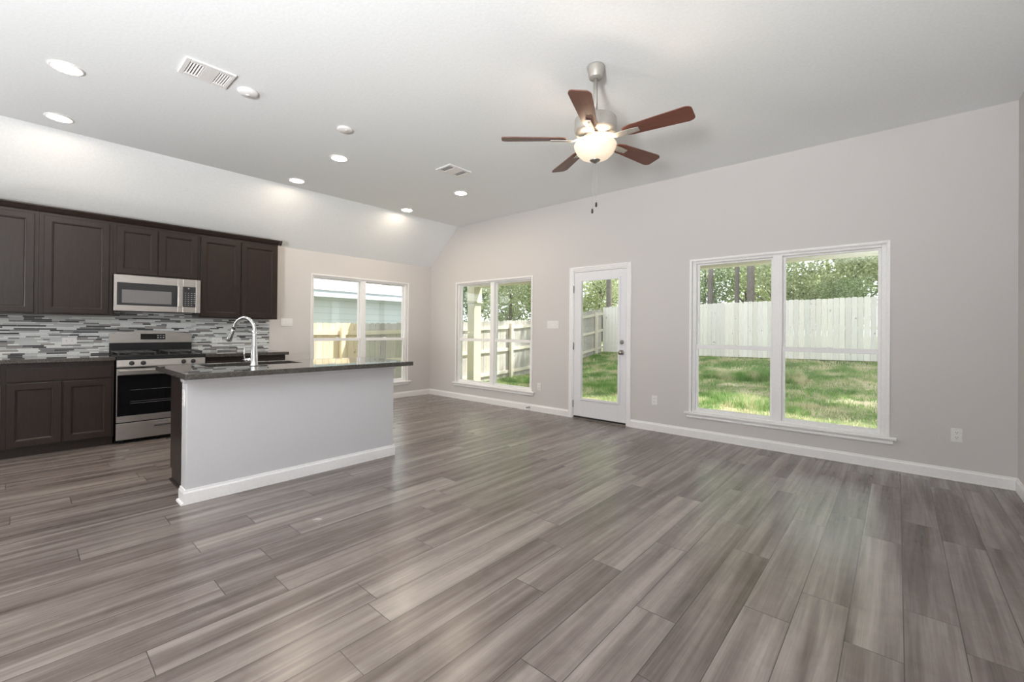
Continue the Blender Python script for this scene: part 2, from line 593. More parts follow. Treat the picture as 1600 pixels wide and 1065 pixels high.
# ------------------------------------------------------------------ windows
def window(name, label, loc, rz):
    """local: x along the wall from the opening's left edge, y outwards, z up."""
    W = 1.732
    r = thing(name, label, 'window', loc, rz, kind='structure')
    z0, z1 = WZ0, WZ1
    c = MB()
    for t, o0, o1 in ((0.010, 0.004, 0.022), (0.005, -0.004, 0.010)):
        c.box(-o1, -o0, -t, 0.0, z0, z1 + o1)
        c.box(W + o0, W + o1, -t, 0.0, z0, z1 + o1)
        c.box(-o0, W + o0, -t, 0.0, z1 + o0, z1 + o1)
    c.build('casing', M['trim'], r, 0.002)
    f = MB()                                     # vinyl frame in the opening, with centre mullion
    fw, ft = 0.04, 0.028
    f.box(0, fw, 0.025, 0.11, z0, z1); f.box(W - fw, W, 0.025, 0.11, z0, z1)
    f.box(fw, W - fw, 0.025, 0.11, z1 - ft, z1); f.box(fw, W - fw, 0.025, 0.11, z0, z0 + 0.02)
    mc = W / 2
    f.box(mc - 0.042, mc + 0.042, 0.018, 0.11, z0 + 0.02, z1 - ft)
    f.build('frame', M['vinyl'], r, 0.003)
    zm = 1.045
    for k, (a, b) in enumerate(((fw, mc - 0.042), (mc + 0.042, W - fw))):
        up = MB(); s = 0.024
        a2, b2 = a + 0.001, b - 0.001
        up.box(a2, a2 + s, 0.075, 0.10, zm - 0.01, z1 - ft); up.box(b2 - s, b2, 0.075, 0.10, zm - 0.01, z1 - ft)
        up.box(a2 + s, b2 - s, 0.075, 0.10, z1 - ft - 0.018, z1 - ft); up.box(a2 + s, b2 - s, 0.075, 0.10, zm - 0.012, zm + 0.022)
        us = up.build('upper_sash', M['vinyl'], r, 0.002)
        MB().box(a2 + s, b2 - s, 0.086, 0.090, zm + 0.022, z1 - ft - 0.018).build('pane', M['glass'], us)
        lo = MB()
        lo.box(a2, a2 + s, 0.040, 0.068, z0 + 0.02, zm + 0.032); lo.box(b2 - s, b2, 0.040, 0.068, z0 + 0.02, zm + 0.032)
        lo.box(a2 + s, b2 - s, 0.040, 0.068, z0 + 0.02, z0 + 0.05); lo.box(a2 + s, b2 - s, 0.034, 0.068, zm - 0.014, zm + 0.032)
        ls = lo.build('lower_sash', M['vinyl'], r, 0.002)
        MB().box(a2 + s, b2 - s, 0.052, 0.056, z0 + 0.05, zm - 0.014).build('pane', M['glass'], ls)
        lk = MB(); xm = (a + b) / 2
        lk.box(xm - 0.025, xm + 0.025, 0.040, 0.062, zm + 0.0325, zm + 0.043)
        lk.build('sash_lock', M['vinyl'], ls, 0.002)
    st = MB()
    st.prism([(-0.036, 0), (-0.036, 0.016), (-0.030, 0.022), (0.0, 0.022), (0.0, 0)], (-0.068, 0, z0 - 0.022), (W + 0.068, 0, z0 - 0.022), (0, 1, 0), (0, 0, 1))
    st.box(0.0, W, 0.0005, 0.03, z0 - 0.0, z0 + 0.004)
    st.build('sill', M['trim'], r, 0.002)
    ap = MB()
    ap.prism([(0, 0), (-0.010, 0), (-0.017, 0.008), (-0.017, 0.016), (-0.010, 0.022), (-0.010, 0.040), (-0.016, 0.046), (0, 0.046)], (-0.045, 0, z0 - 0.068), (W + 0.045, 0, z0 - 0.068), (0, 1, 0), (0, 0, 1))
    ap.build('apron', M['trim'], r)
    return r


window('window_1', 'white double window over the kitchen end, showing the neighbouring house', (0, KIT[0], 0), math.pi / 2)
window('window_2', 'white double window between the room corner and the glass door', (SMALL[0], 0, 0), 0)
window('window_3', 'large white double window on the right looking over the lawn and fence', (BIG[0], 0, 0), 0)

# ------------------------------------------------------------------ back door
d = thing('door_1', 'white back door with full length glass pane and nickel knob', 'door', (DOOR[0], 0, 0), 0, kind='structure')
DW = DOOR[1] - DOOR[0]
c = MB()
cw = 0.052
cp = [(0, 0), (cw, 0), (cw, 0.016), (cw - 0.012, 0.018), (0.02, 0.011), (0.006, 0.010), (0, 0.006)]
c.prism(cp, (0, 0, 0), (0, 0, DOOR[2] + cw), (-1, 0, 0), (0, -1, 0))
c.prism(cp, (DW, 0, 0), (DW, 0, DOOR[2] + cw), (1, 0, 0), (0, -1, 0))
c.prism(cp, (0, 0, DOOR[2]), (DW, 0, DOOR[2]), (0, 0, 1), (0, -1, 0))
c.build('casing', M['trim'], d)
j = MB()
j.box(0, 0.016, 0.0, 0.14, 0, DOOR[2]); j.box(DW - 0.016, DW, 0.0, 0.14, 0, DOOR[2]); j.box(0.016, DW - 0.016, 0.0, 0.14, DOOR[2] - 0.016, DOOR[2])
j.build('jamb', M['trim'], d)
MB().box(0.016, DW - 0.016, -0.012, 0.14, 0.0, 0.012).build('threshold', M['pewter'], d, 0.003)
MB().box(0.02, DW - 0.02, 0.006, 0.045, 0.0125, 0.034).build('sweep', M['rubber'], d)
lx0, lx1, lz0, lz1 = 3.376 - DOOR[0], 3.950 - DOOR[0], 0.288, 1.918
s = MB()
a, b, z0, z1 = 0.020, DW - 0.020, 0.034, 2.044
s.box(a, lx0, 0.002, 0.046, z0, z1); s.box(lx1, b, 0.002, 0.046, z0, z1)
s.box(lx0, lx1, 0.002, 0.046, z0, lz0); s.box(lx0, lx1, 0.002, 0.046, lz1, z1)
slab = s.build('door_slab', M['door'], d, 0.002)
fr = MB(); q = 0.026
for x0, x1, zz0, zz1 in ((lx0 - q, lx0 + 0.006, lz0 - q, lz1 + q), (lx1 - 0.006, lx1 + q, lz0 - q, lz1 + q), (lx0 + 0.006, lx1 - 0.006, lz0 - q, lz0 + 0.006), (lx0 + 0.006, lx1 - 0.006, lz1 - 0.006, lz1 + q)):
    fr.box(x0, x1, -0.010, 0.002, zz0, zz1)
fr.build('lite_frame', M['door'], slab, 0.004)
MB().box(lx0, lx1, 0.020, 0.026, lz0, lz1).build('pane', M['glass'], slab)
k = MB()
kx, kz = 4.000 - DOOR[0], 0.948
k.lathe([(0.032, 0.0), (0.032, -0.006), (0.028, -0.010), (0.012, -0.012), (0.011, -0.030), (0.018, -0.036), (0.027, -0.046), (0.028, -0.056), (0.022, -0.064), (0.0, -0.067)], (kx, 0.0015, kz), 28, 'y')
k.build('door_knob', M['pewter'], slab)
k = MB()
k.lathe([(0.029, 0.0), (0.029, -0.008), (0.024, -0.014), (0.0, -0.016)], (kx, 0.0015, 1.083), 28, 'y')
k.box(kx - 0.006, kx + 0.006, -0.030, -0.013, 1.083 - 0.016, 1.083 + 0.016)
k.build('deadbolt', M['pewter'], slab, 0.002)
for hz in (1.81, 1.01, 0.20):
    h = MB(); h.lathe([(0.0065, -0.05), (0.0065, 0.05)], (0.018, -0.0075, hz), 12)
    h.build('hinge', M['pewter'], d)

# ------------------------------------------------------------------ switches and outlets
def plate(root, w, h, n=1, horiz=False):
    MB().box(-w / 2, w / 2, -0.006, 0, -h / 2, h / 2).build('plate', M['plastic'], root, 0.003)


def outlet(label, loc, rz, horiz=False, blank=False):
    o = thing('wall_outlet', label, 'outlet', loc, rz, 'wall outlets')
    w_, h_ = (0.114, 0.070) if horiz else (0.070, 0.114)
    plate(o, w_, h_)
    for s_ in (-1, 1):
        p = MB()
        cx, cz = (s_ * 0.021, 0) if horiz else (0, s_ * 0.021)
        p.box(cx - 0.0155, cx + 0.0155, -0.0085, -0.0062, cz - 0.0155, cz + 0.0155)
        rc = p.build('receptacle', M['plastic'], o, 0.003)
        q_ = MB()
        for dx in (-0.006, 0.006):
            if horiz: q_.box(cx - 0.004, cx + 0.004, -0.0092, -0.0086, cz + dx - 0.0012, cz + dx + 0.0012)
            else: q_.box(cx + dx - 0.0012, cx + dx + 0.0012, -0.0092, -0.0086, cz + 0.001, cz + 0.009)
        q_.box(cx - 0.002, cx + 0.002, -0.0092, -0.0086, cz - 0.009, cz - 0.005) if not horiz else q_.box(cx - 0.009, cx - 0.006, -0.0092, -0.0086, cz - 0.002, cz + 0.002)
        q_.build('slots', M['slot'], rc)
    return o


def switch(label, loc, rz, gangs, w_):
    o = thing('light_switch', label, 'switch', loc, rz, 'light switches')
    plate(o, w_, 0.114)
    for i in range(gangs):
        cx = (i - (gangs - 1) / 2) * 0.046
        MB().box(cx - 0.0165, cx + 0.0165, -0.0095, -0.0062, -0.033, 0.033).build('rocker', M['plastic'], o, 0.002)
    return o


outlet('white outlet low on the wall beside the small window and the door', (2.645, 0, 0.378), 0)
outlet('white outlet low on the wall between the door and the large window', (4.447, 0, 0.378), 0)
outlet('white outlet low on the wall right of the large window', (7.062, 0, 0.380), 0)
outlet('white sideways outlet on the mosaic tile left of the range', (0.0135, -4.843, 1.070), math.pi / 2, True)
outlet('white sideways outlet on the mosaic tile behind the faucet spout', (0.0135, -3.485, 1.060), math.pi / 2, True)
outlet('white outlet on the end of the island wall beside the dark cabinet', (2.942, -4.4305, 0.73), 0)
switch('wide white switch plate on the wall left of the glass door', (2.892, 0, 1.312), 0, 4, 0.210)
switch('white switch plate on the wall between cabinets and far window', (0, -2.612, 1.310), math.pi / 2, 3, 0.163)

ds = thing('door_stop', 'small dark spring door stop on the baseboard under the small window', 'door stop', (2.47, -0.0145, 0.052))
m = MB(); m.lathe([(0.010, 0), (0.010, -0.004), (0.005, -0.006)], (0, 0, 0), 14, 'y')
m.tube([(math.cos(i * 1.05) * 0.005, -0.006 - i * 0.0009, math.sin(i * 1.05) * 0.005) for i in range(60)], 0.0012, 6)
m.build('spring', M['pewter'], ds)
MB().lathe([(0.007, -0.058), (0.008, -0.062), (0.008, -0.072), (0.0, -0.074)], (0, 0, 0), 14, 'y').build('rubber_tip', M['rubber'], ds)

# ------------------------------------------------------------------ ceiling fixtures
def downlight(x, y, label):
    o = thing('recessed_light', label, 'recessed light', (x, y, H2), 0, 'recessed downlights in the ceiling')
    m = MB(); m.lathe([(0.074, -0.001), (0.074, -0.006), (0.088, -0.008), (0.096, -0.004), (0.096, -0.0005)], (0, 0, 0), 40, cap=False)
    m.build('trim_ring', M['plastic'], o)
    MB().lathe([(0.0735, -0.0035), (0.0, -0.0045)], (0, 0, 0), 40, cap=False).build('lens', M['lens'], o)
    return o


downlight(2.229, -4.995, 'largest lit recessed light, at the upper left of the ceiling')
downlight(1.112, -4.985, 'lit recessed light just under the largest one, above the left wall cabinets')
downlight(2.150, -2.922, 'lit recessed light just below the flat white smoke alarm')
downlight(1.054, -2.918, 'lit recessed light beside the ceiling fold, over the end of the wall cabinets')
downlight(2.262, -1.265, 'lit recessed light just below the small square ceiling vent')
downlight(0.991, -1.240, 'smallest lit recessed light, nearest the far room corner')


def vent(name, label, x0, x1, y0, y1, banks, tilt=1):
    o = thing(name, label, 'vent', ((x0 + x1) / 2, (y0 + y1) / 2, H2), 0, 'ceiling vents')
    hx, hy = (x1 - x0) / 2, (y1 - y0) / 2
    cy = (y0 + y1) / 2
    f = MB()
    hole = [(-hx + 0.04, hx - 0.04, b0 - cy, b1 - cy) for b0, b1 in banks]
    ys = [-hy] + [v for h in hole for v in h[2:]] + [hy]
    for i in range(0, len(ys), 2):
        f.box(-hx, hx, ys[i], ys[i + 1], -0.012, -0.0005)
    for h in hole:
        f.box(-hx, h[0], h[2], h[3], -0.012, -0.0005); f.box(h[1], hx, h[2], h[3], -0.012, -0.0005)
    f.build('frame', M['plastic'], o, 0.003)
    for h in hole:
        MB().box(h[0], h[1], h[2], h[3], -0.003, -0.001).build('duct_opening', M['grey'], o)
        n = 5
        for i in range(n):
            yc = h[2] + (i + 0.5) * (h[3] - h[2]) / n
            l = MB()
            l.prism([(-0.0042, -0.0035), (-0.0034, -0.003), (0.0042, -0.0105), (0.0034, -0.011)], (h[0], yc, 0), (h[1], yc, 0), (0, tilt, 0), (0, 0, 1))
            l.build('louver', M['plastic'], o)
    return o


vent('ceiling_vent', 'white rectangular ceiling vent with two slatted openings, at upper left', 2.80, 3.06, -4.465, -4.165, [(-4.435, -4.350), (-4.262, -4.185)])
vent('ceiling_vent', 'small square ceiling vent with two dark slots, left of the fan', 2.70, 2.955, -2.045, -1.715, [(-2.015, -1.945), (-1.815, -1.745)], -1)

o = thing('smoke_alarm', 'flat white round smoke alarm alone on the middle of the ceiling', 'smoke alarm', (2.855, -3.225, H2))
MB().lathe([(0.066, -0.0005), (0.068, -0.012), (0.060, -0.020), (0.0, -0.022)], (0, 0, 0), 40).build('housing', M['plastic'], o)
MB().lathe([(0.012, -0.0223), (0.011, -0.025), (0.0, -0.0255)], (0.03, 0.0, 0), 20).build('test_button', M['plastic'], o)
o = thing('smoke_detector', 'domed white smoke detector right beside the two-opening ceiling vent', 'smoke detector', (2.875, -4.035, H2))
MB().lathe([(0.070, -0.0005), (0.072, -0.010), (0.066, -0.012), (0.064, -0.018), (0.054, -0.026), (0.0, -0.029)], (0, 0, 0), 40).build('housing', M['plastic'], o)
MB().lathe([(0.014, -0.0283), (0.013, -0.032), (0.0, -0.0325)], (0.0, 0.0, 0), 20).build('test_button', M['plastic'], o)

# ------------------------------------------------------------------ ceiling fan
FAN = Vector((5.102, -2.548, H2))
fan = thing('ceiling_fan', 'five bladed brown ceiling fan with brushed nickel body and glowing glass bowl', 'ceiling fan', FAN)
fz = lambda z: z - H2
MB().lathe([(0.060, -0.0005), (0.061, -0.012), (0.047, -0.076), (0.044, -0.083), (0.030, -0.0835), (0.028, -0.088), (0.016, -0.088)], (0, 0, 0), 40).build('canopy', M['nickel'], fan)
MB().lathe([(0.015, -0.088), (0.015, fz(2.70))], (0, 0, 0), 20).build('downrod', M['nickel'], fan)
mt = MB()
mt.lathe([(0.020, fz(2.755)), (0.030, fz(2.735)), (0.034, fz(2.712)), (0.125, fz(2.708)), (0.142, fz(2.700)), (0.145, fz(2.690)), (0.145, fz(2.625)), (0.138, fz(2.605)), (0.112, fz(2.592)), (0.082, fz(2.588))], (0, 0, 0), 48)
mt.build('motor_housing', M['nickel'], fan)
MB().lathe([(0.081, fz(2.5875)), (0.078, fz(2.562)), (0.062, fz(2.552)), (0.056, fz(2.540)), (0.058, fz(2.530)), (0.04, fz(2.529))], (0, 0, 0), 40).build('switch_housing', M['nickel'], fan)


def blade_outline():
    P = []
    r0, r1 = 0.205, 0.655
    n = 8
    w0, w1 = 0.052, 0.070
    top = []
    top.append((r0, 0.030)); top.append((r0 + 0.02, 0.042)); top.append((r0 + 0.06, w0))
    for i in range(n + 1):
        t_ = i / n
        top.append((r0 + 0.10 + (r1 - 0.045 - r0 - 0.10) * t_, w0 + (w1 - w0) * t_))
    for i in range(1, 6):
        a = i / 5 * math.pi / 2
        top.append((r1 - 0.045 + 0.045 * math.sin(a), w1 - 0.030 + 0.030 * math.cos(a)))
    return top + [(x, -y) for x, y in reversed(top)]


bo = blade_outline()
n = len(bo)
PH = -67.3
for kk in range(5):
    e = MB()
    ang = math.radians(PH + 72 * kk)
    e.add([(x, y, 0.003) for x, y in bo] + [(x, y, -0.003) for x, y in bo],
          [tuple(range(n)), tuple(range(2 * n - 1, n - 1, -1))] + [(i, (i + 1) % n, n + (i + 1) % n, n + i) for i in range(n)])
    bl = e.build('blade', M['blade'], fan)
    bl.rotation_euler = Matrix.Rotation(ang, 3, 'Z').to_euler()
    bl.matrix_basis = Matrix.Translation((0, 0, fz(2.562))) @ Matrix.Rotation(ang, 4, 'Z') @ Matrix.Rotation(math.radians(-12.5), 4, 'X')
    am = MB()
    # flat cast arm: a stem from the motor that spreads under the blade
    st = [(0.070, 0.034, 0.022), (0.115, 0.030, 0.006), (0.155, 0.022, -0.010), (0.20, 0.025, -0.0085), (0.255, 0.024, -0.0075), (0.315, 0.019, -0.0070)]
    vs, fs = [], []
    for x, hw, zc in st:
        vs += [(x, hw, zc), (x, -hw, zc), (x, -hw, zc - 0.006), (x, hw, zc - 0.006)]
    for i in range(len(st) - 1):
        for q_ in range(4):
            fs.append((i * 4 + q_, i * 4 + (q_ + 1) % 4, (i + 1) * 4 + (q_ + 1) % 4, (i + 1) * 4 + q_))
    fs += [(3, 2, 1, 0), tuple(len(vs) - 4 + i for i in range(4))]
    am.add(vs, fs)
    for sx in (0.23, 0.28):
        am.lathe([(0.005, -0.0135), (0.004, -0.0165), (0, -0.0168)], (sx, 0, 0), 10)
    arm = am.build('blade_arm', M['nickel'], bl, 0.002)
bw = MB()
bw.lathe([(0.144, fz(2.527)), (0.147, fz(2.520)), (0.143, fz(2.500)), (0.126, fz(2.465)), (0.096, fz(2.436)), (0.060, fz(2.420)), (0.018, fz(2.413)), (0.0, fz(2.4128)),
          (0.016, fz(2.418)), (0.057, fz(2.425)), (0.092, fz(2.441)), (0.121, fz(2.469)), (0.138, fz(2.503)), (0.141, fz(2.520)), (0.139, fz(2.527)), (0.144, fz(2.527))], (0, 0, 0), 48, cap=False)
bw.build('light_bowl', M['bowl'], fan)
MB().lathe([(0.034, fz(2.4225)), (0.037, fz(2.417)), (0.032, fz(2.409)), (0.016, fz(2.404)), (0.009, fz(2.396)), (0.0, fz(2.392))], (0, 0, 0), 28).build('finial', M['pewter'], fan)
for px, py, zf in ((-0.012, -0.012, 2.045), (0.008, 0.006, 2.09)):
    ch = MB()
    ch.tube([(px, py, fz(2.405)), (px, py, fz(zf + 0.03))], 0.0006, 6)
    pc = ch.build('pull_chain', M['nickel'], fan)
    MB().lathe([(0.0, fz(zf + 0.034)), (0.006, fz(zf + 0.028)), (0.008, fz(zf + 0.010)), (0.006, fz(zf)), (0.0, fz(zf - 0.002))], (px, py, 0), 14).build('pull_fob', M['blackplastic'], pc)
fl = bpy.data.lights.new('fan_bulb', 'POINT')
fl.energy = FANLIGHT / 3; fl.color = (1.0, 0.80, 0.58); fl.shadow_soft_size = 0.02
for _k in range(3):
    flo = bpy.data.objects.new('fan_bulb', fl); COL.objects.link(flo)
    flo.parent = fan
    flo.location = (0.095 * math.cos(_k * 2.094 - 0.6), 0.095 * math.sin(_k * 2.094 - 0.6), fz(2.508))

# ------------------------------------------------------------------ cabinets
def panel_door(y0, y1, z0, z1, x, t=0.019, s=0.054, flat=False):
    """shaker door, face towards +X at x + t."""
    m = MB()
    if flat:
        m.box(x, x + t, y0, y1, z0, z1)
        return m
    f = x + t
    o_ = [(y0, z0), (y1, z0), (y1, z1), (y0, z1)]
    def ring(i, d): return [(d, y0 + i, z0 + i), (d, y1 - i, z0 + i), (d, y1 - i, z1 - i), (d, y0 + i, z1 - i)]
    rings = [ring(0, x), ring(0, f - 0.003), ring(0.003, f), ring(s, f), ring(s + 0.002, f - 0.0045), ring(s + 0.009, f - 0.0055), ring(s + 0.015, f - 0.0125)]
    vs = [p for r_ in rings for p in r_]
    fs = [(3, 2, 1, 0)]
    for i in range(len(rings) - 1):
        for q_ in range(4):
            fs.append((i * 4 + q_, i * 4 + (q_ + 1) % 4, i * 4 + 4 + (q_ + 1) % 4, i * 4 + 4 + q_))
    L_ = (len(rings) - 1) * 4
    fs.append((L_, L_ + 1, L_ + 2, L_ + 3))
    m.add(vs, fs)
    return m


UZ0, UZ1, UD = 1.345, 2.36, 0.31


def upper(label, y0, y1, z0, doors):
    o = thing('upper_cabinet', label, 'cabinet', (0, 0, 0), 0, 'dark wall cabinets over the counter')
    b = MB(); b.box(0.002, UD, y0 + 0.0005, y1 - 0.0005, z0, UZ1)
    b.build('cabinet_body', M['wood'], o, 0.001)
    for dy0, dy1 in doors:
        panel_door(dy0, dy1, z0 + 0.012, UZ1 - 0.030, UD + 0.001).build('cabinet_door', M['wood'], o)
    return o


upper('dark wall cabinet cut off by the left edge of the photo', -5.625, -5.080, UZ0, [(-5.592, -5.111)])
upper('tall dark single door wall cabinet left of the microwave', -5.080, -4.536, UZ0, [(-5.047, -4.566)])
upper('short dark two door cabinet directly above the microwave', -4.536, -3.757, 1.797, [(-4.507, -4.157), (-4.143, -3.773)])
upper('tall dark two door wall cabinet right of the microwave', -3.757, -2.857, UZ0, [(-3.741, -3.312), (-3.298, -2.872)])
m = MB()
cpz = [(0, 0), (0.006, 0), (0.012, 0.010), (0.018, 0.012), (0.036, 0.042), (0.042, 0.048), (0.042, 0.060), (0, 0.060)]
m.prism(cpz, (UD + 0.0005, -5.625, UZ1 + 0.0005), (UD + 0.0005, -2.815, UZ1 + 0.0005), (1, 0, 0), (0, 0, 1))
m.prism([(a, b) for a, b in cpz], (0.06, -2.857, UZ1 + 0.0005), (UD + 0.042, -2.857, UZ1 + 0.0005), (0, 1, 0), (0, 0, 1))
m.box(0.06, UD, -5.625, -2.857, UZ1 + 0.0005, UZ1 + 0.0605)
tag(m.build('crown_molding', M['wood']), 'dark crown molding running along the top of the wall cabinets', 'molding')


def base(label, y0, y1, drawers, doors, end_panel=False):
    o = thing('base_cabinet', label, 'cabinet', (0, 0, 0), 0, 'dark base cabinets on the kitchen wall')
    b = MB()
    b.box(0.016, 0.609, y0, y1, 0.092, 0.8745)
    b.build('cabinet_body', M['wood'], o, 0.001)
    MB().box(0.016, 0.545, y0, y1, 0.001, 0.0918).build('toe_kick', M['wood'], o)
    for a_, b_ in drawers:
        panel_door(a_, b_, 0.706, 0.824, 0.610, flat=True).build('drawer_front', M['wood'], o, 0.003)
    for a_, b_ in doors:
        panel_door(a_, b_, 0.104, 0.690, 0.610).build('cabinet_door', M['wood'], o)
    return o


base('dark base cabinet left of the range, one wide drawer over two doors', -5.310, -4.546, [(-5.277, -4.564)], [(-5.277, -4.925), (-4.913, -4.564)])
base('dark base cabinet mostly hidden behind the island, right of the range', -3.752, -2.862, [(-3.734, -3.316), (-3.300, -2.882)], [(-3.734, -3.316), (-3.300, -2.882)])
base('dark base cabinet beyond the left edge of the photo', -6.080, -5.3115, [(-6.060, -5.330)], [(-6.060, -5.700), (-5.690, -5.330)])
tag(MB().box(0.0145, 0.648, -6.08, -4.540, 0.876, 0.914).build('countertop', M['granite'], None, 0.004), 'dark granite counter left of the range', 'countertop', 'granite counters')
tag(MB().box(0.0145, 0.648, -3.757, -2.828, 0.876, 0.914).build('countertop', M['granite'], None, 0.004), 'dark granite counter right of the range, seen past the faucet', 'countertop', 'granite counters')

# mosaic backsplash: one sheet of strip tiles
random.seed(5)
TM = [plain('tile_white', (0.80, 0.82, 0.81, 1), 0.15), plain('tile_pale', (0.58, 0.60, 0.60, 1), 0.2), plain('tile_mid', (0.25, 0.25, 0.255, 1), 0.2),
      plain('tile_dark', (0.075, 0.075, 0.08, 1), 0.2), plain('tile_warm', (0.33, 0.31, 0.30, 1), 0.25), plain('tile_grout', (0.48, 0.48, 0.47, 1), 0.8)]
m = MB()
YA, YB = -6.08, -2.852
m.box(0.0005, 0.008, YA, YB, 0.9145, 1.344, 5)
m.box(0.0005, 0.008, -4.536, -3.757, 1.344, 1.40, 5)
RH = 0.0160
z = 0.9155
ri = 0
while z + RH < 1.344:
    ypos = YA + random.uniform(-0.12, 0)
    while ypos < YB:
        L_ = random.choice((0.05, 0.075, 0.10, 0.10, 0.15, 0.15, 0.20))
        a_, b_ = max(ypos, YA), min(ypos + L_ - 0.002, YB)
        c_ = random.choices(range(5), (34, 22, 16, 18, 10))[0]
        if b_ - a_ > 0.004:
            m.box(0.008, 0.0125 + (0.001 if c_ == 0 else 0), a_, b_, z, z + RH - 0.0018, c_)
        ypos += L_
    z += RH; ri += 1
z = 1.346
while z + RH < 1.40:
    ypos = -4.536
    while ypos < -3.757:
        L_ = random.choice((0.05, 0.10, 0.15))
        m.box(0.008, 0.0125, ypos, min(ypos + L_ - 0.002, -3.757), z, z + RH - 0.0018, random.choices(range(5), (34, 22, 16, 18, 10))[0])
        ypos += L_
    z += RH
tag(m.build('tile_backsplash', TM), 'grey and white strip mosaic tile covering the wall between counter and cabinets', 'backsplash')

# ------------------------------------------------------------------ microwave
MY0, MY1, MZ0, MZ1, MX = -4.5345, -3.7595, 1.3945, 1.790, 0.375
mw = thing('microwave', 'stainless over the range microwave with black keypad', 'microwave', (0, 0, 0))
b = MB(); b.box(0.016, MX, MY0 + 0.002, MY1 - 0.002, MZ0 + 0.010, MZ1 - 0.002); b.box(0.10, MX - 0.02, MY0 + 0.05, MY1 - 0.05, MZ0, MZ0 + 0.010)
b.build('microwave_body', M['blackenamel'], mw, 0.002)
dy1 = -3.935
d_ = MB()
fx = MX + 0.001
d_.box(fx, fx + 0.024, MY0, -4.509, MZ0 + 0.004, MZ1)
d_.box(fx, fx + 0.024, -3.982, dy1, MZ0 + 0.004, MZ1)
d_.box(fx, fx + 0.024, -4.509, -3.982, MZ0 + 0.004, 1.461); d_.box(fx, fx + 0.024, -4.509, -3.982, 1.706, MZ1)
dr = d_.build('microwave_door', M['steel'], mw, 0.002)
MB().box(fx, fx + 0.0225, -4.509, -3.982, 1.461, 1.706).build('door_glass', M['blackplastic'], dr)
MB().box(fx + 0.0226, fx + 0.0235, -4.469, -4.038, 1.486, 1.630).build('viewing_window', M['mwindow'], dr)
h = MB()
h.box(fx + 0.044, fx + 0.056, -3.982, -3.946, 1.462, 1.700)
h.box(fx + 0.0245, fx + 0.044, -3.975, -3.953, 1.475, 1.495); h.box(fx + 0.0245, fx + 0.044, -3.975, -3.953, 1.668, 1.688)
h.build('door_handle', M['steel'], dr, 0.004)
p = MB()
p.box(fx, fx + 0.024, dy1 + 0.0015, -3.930, MZ0 + 0.004, MZ1); p.box(fx, fx + 0.024, -3.806, MY1, MZ0 + 0.004, MZ1)
p.box(fx, fx + 0.024, -3.930, -3.806, MZ0 + 0.004, 1.463); p.box(fx, fx + 0.024, -3.930, -3.806, 1.703, MZ1)
p.build('control_frame', M['steel'], mw, 0.002)
kp = MB().box(fx, fx + 0.0225, -3.930, -3.806, 1.463, 1.703).build('keypad', M['blackplastic'], mw)
for r_ in range(7):
    for c_ in range(4 if r_ < 6 else 3):
        y_ = -3.914 + c_ * 0.0295; z_ = 1.628 - r_ * 0.0235
        MB().box(fx + 0.0226, fx + 0.0232, y_, y_ + 0.015, z_ - 0.003, z_ + 0.003).build('keypad_button', M['button'], kp)
MB().lathe([(0.008, 0.0226), (0.0075, 0.0232), (0.0, 0.0232)], (fx, -3.876, 1.683), 16, 'x').build('round_emblem', M['button'], kp)
v = MB()
for i in range(12):
    v.box(0.12 + i * 0.016, 0.128 + i * 0.016, MY0 + 0.08, MY1 - 0.08, MZ0 - 0.0015, MZ0 - 0.0002)
v.build('bottom_grille', M['grey'], mw)

# ------------------------------------------------------------------ range
RY0, RY1 = -4.532, -3.766
rg = thing('gas_range', 'stainless gas range with black oven glass and cast iron grates', 'range', (0, 0, 0))
b = MB(); b.box(0.022, 0.615, RY0, RY1, 0.030, 0.905)
for fx_ in (0.08, 0.55):
    for fy in (RY0 + 0.06, RY1 - 0.06):
        b.lathe([(0.02, 0.0), (0.02, 0.03)], (fx_, fy, 0), 12)
b.build('range_body', M['blackenamel'], rg, 0.002)
ct = MB(); ct.box(0.06, 0.655, RY0 - 0.004, RY1 + 0.004, 0.9055, 0.921); ct.box(0.62, 0.655, RY0 - 0.002, RY1 + 0.002, 0.878, 0.9055)
ct.build('cooktop', M['blackenamel'], rg, 0.004)
fp_ = MB(); fp_.prism([(0.6155, 0.800), (0.662, 0.800), (0.662, 0.812), (0.654, 0.8775), (0.6155, 0.8775)], (0, RY0, 0), (0, RY1, 0), (1, 0, 0), (0, 0, 1))
pan = fp_.build('control_panel', M['steel'], rg, 0.002)
for ky in (-4.414, -4.320, -3.969, -3.880):
    kb = MB(); kb.lathe([(0.023, 0.658), (0.023, 0.664), (0.018, 0.668), (0.0165, 0.690), (0.013, 0.693), (0.0, 0.693)], (0, ky, 0.842), 24, 'x')
    kb.box(0.690, 0.697, ky - 0.0035, ky + 0.0035, 0.842 - 0.015, 0.842 + 0.015)
    kb.build('burner_knob', M['blackplastic'], rg)
od = MB()
od.box(0.616, 0.652, RY0 + 0.002, RY1 - 0.002, 0.228, 0.292)
od.box(0.616, 0.652, RY0 + 0.002, RY1 - 0.002, 0.716, 0.786)
od.box(0.616, 0.652, RY0 + 0.002, RY0 + 0.008, 0.292, 0.716); od.box(0.616, 0.652, RY1 - 0.008, RY1 - 0.002, 0.292, 0.716)
odr = od.build('oven_door', M['steel'], rg, 0.002)
MB().box(0.617, 0.653, RY0 + 0.008, RY1 - 0.008, 0.292, 0.716).build('oven_glass', M['blackglass'], odr)
hd = MB(); hd.prism([(0.690, 0.722), (0.704, 0.728), (0.706, 0.770), (0.696, 0.778), (0.688, 0.774), (0.686, 0.726)], (0, RY0 + 0.010, 0), (0, RY1 - 0.010, 0), (1, 0, 0), (0, 0, 1))
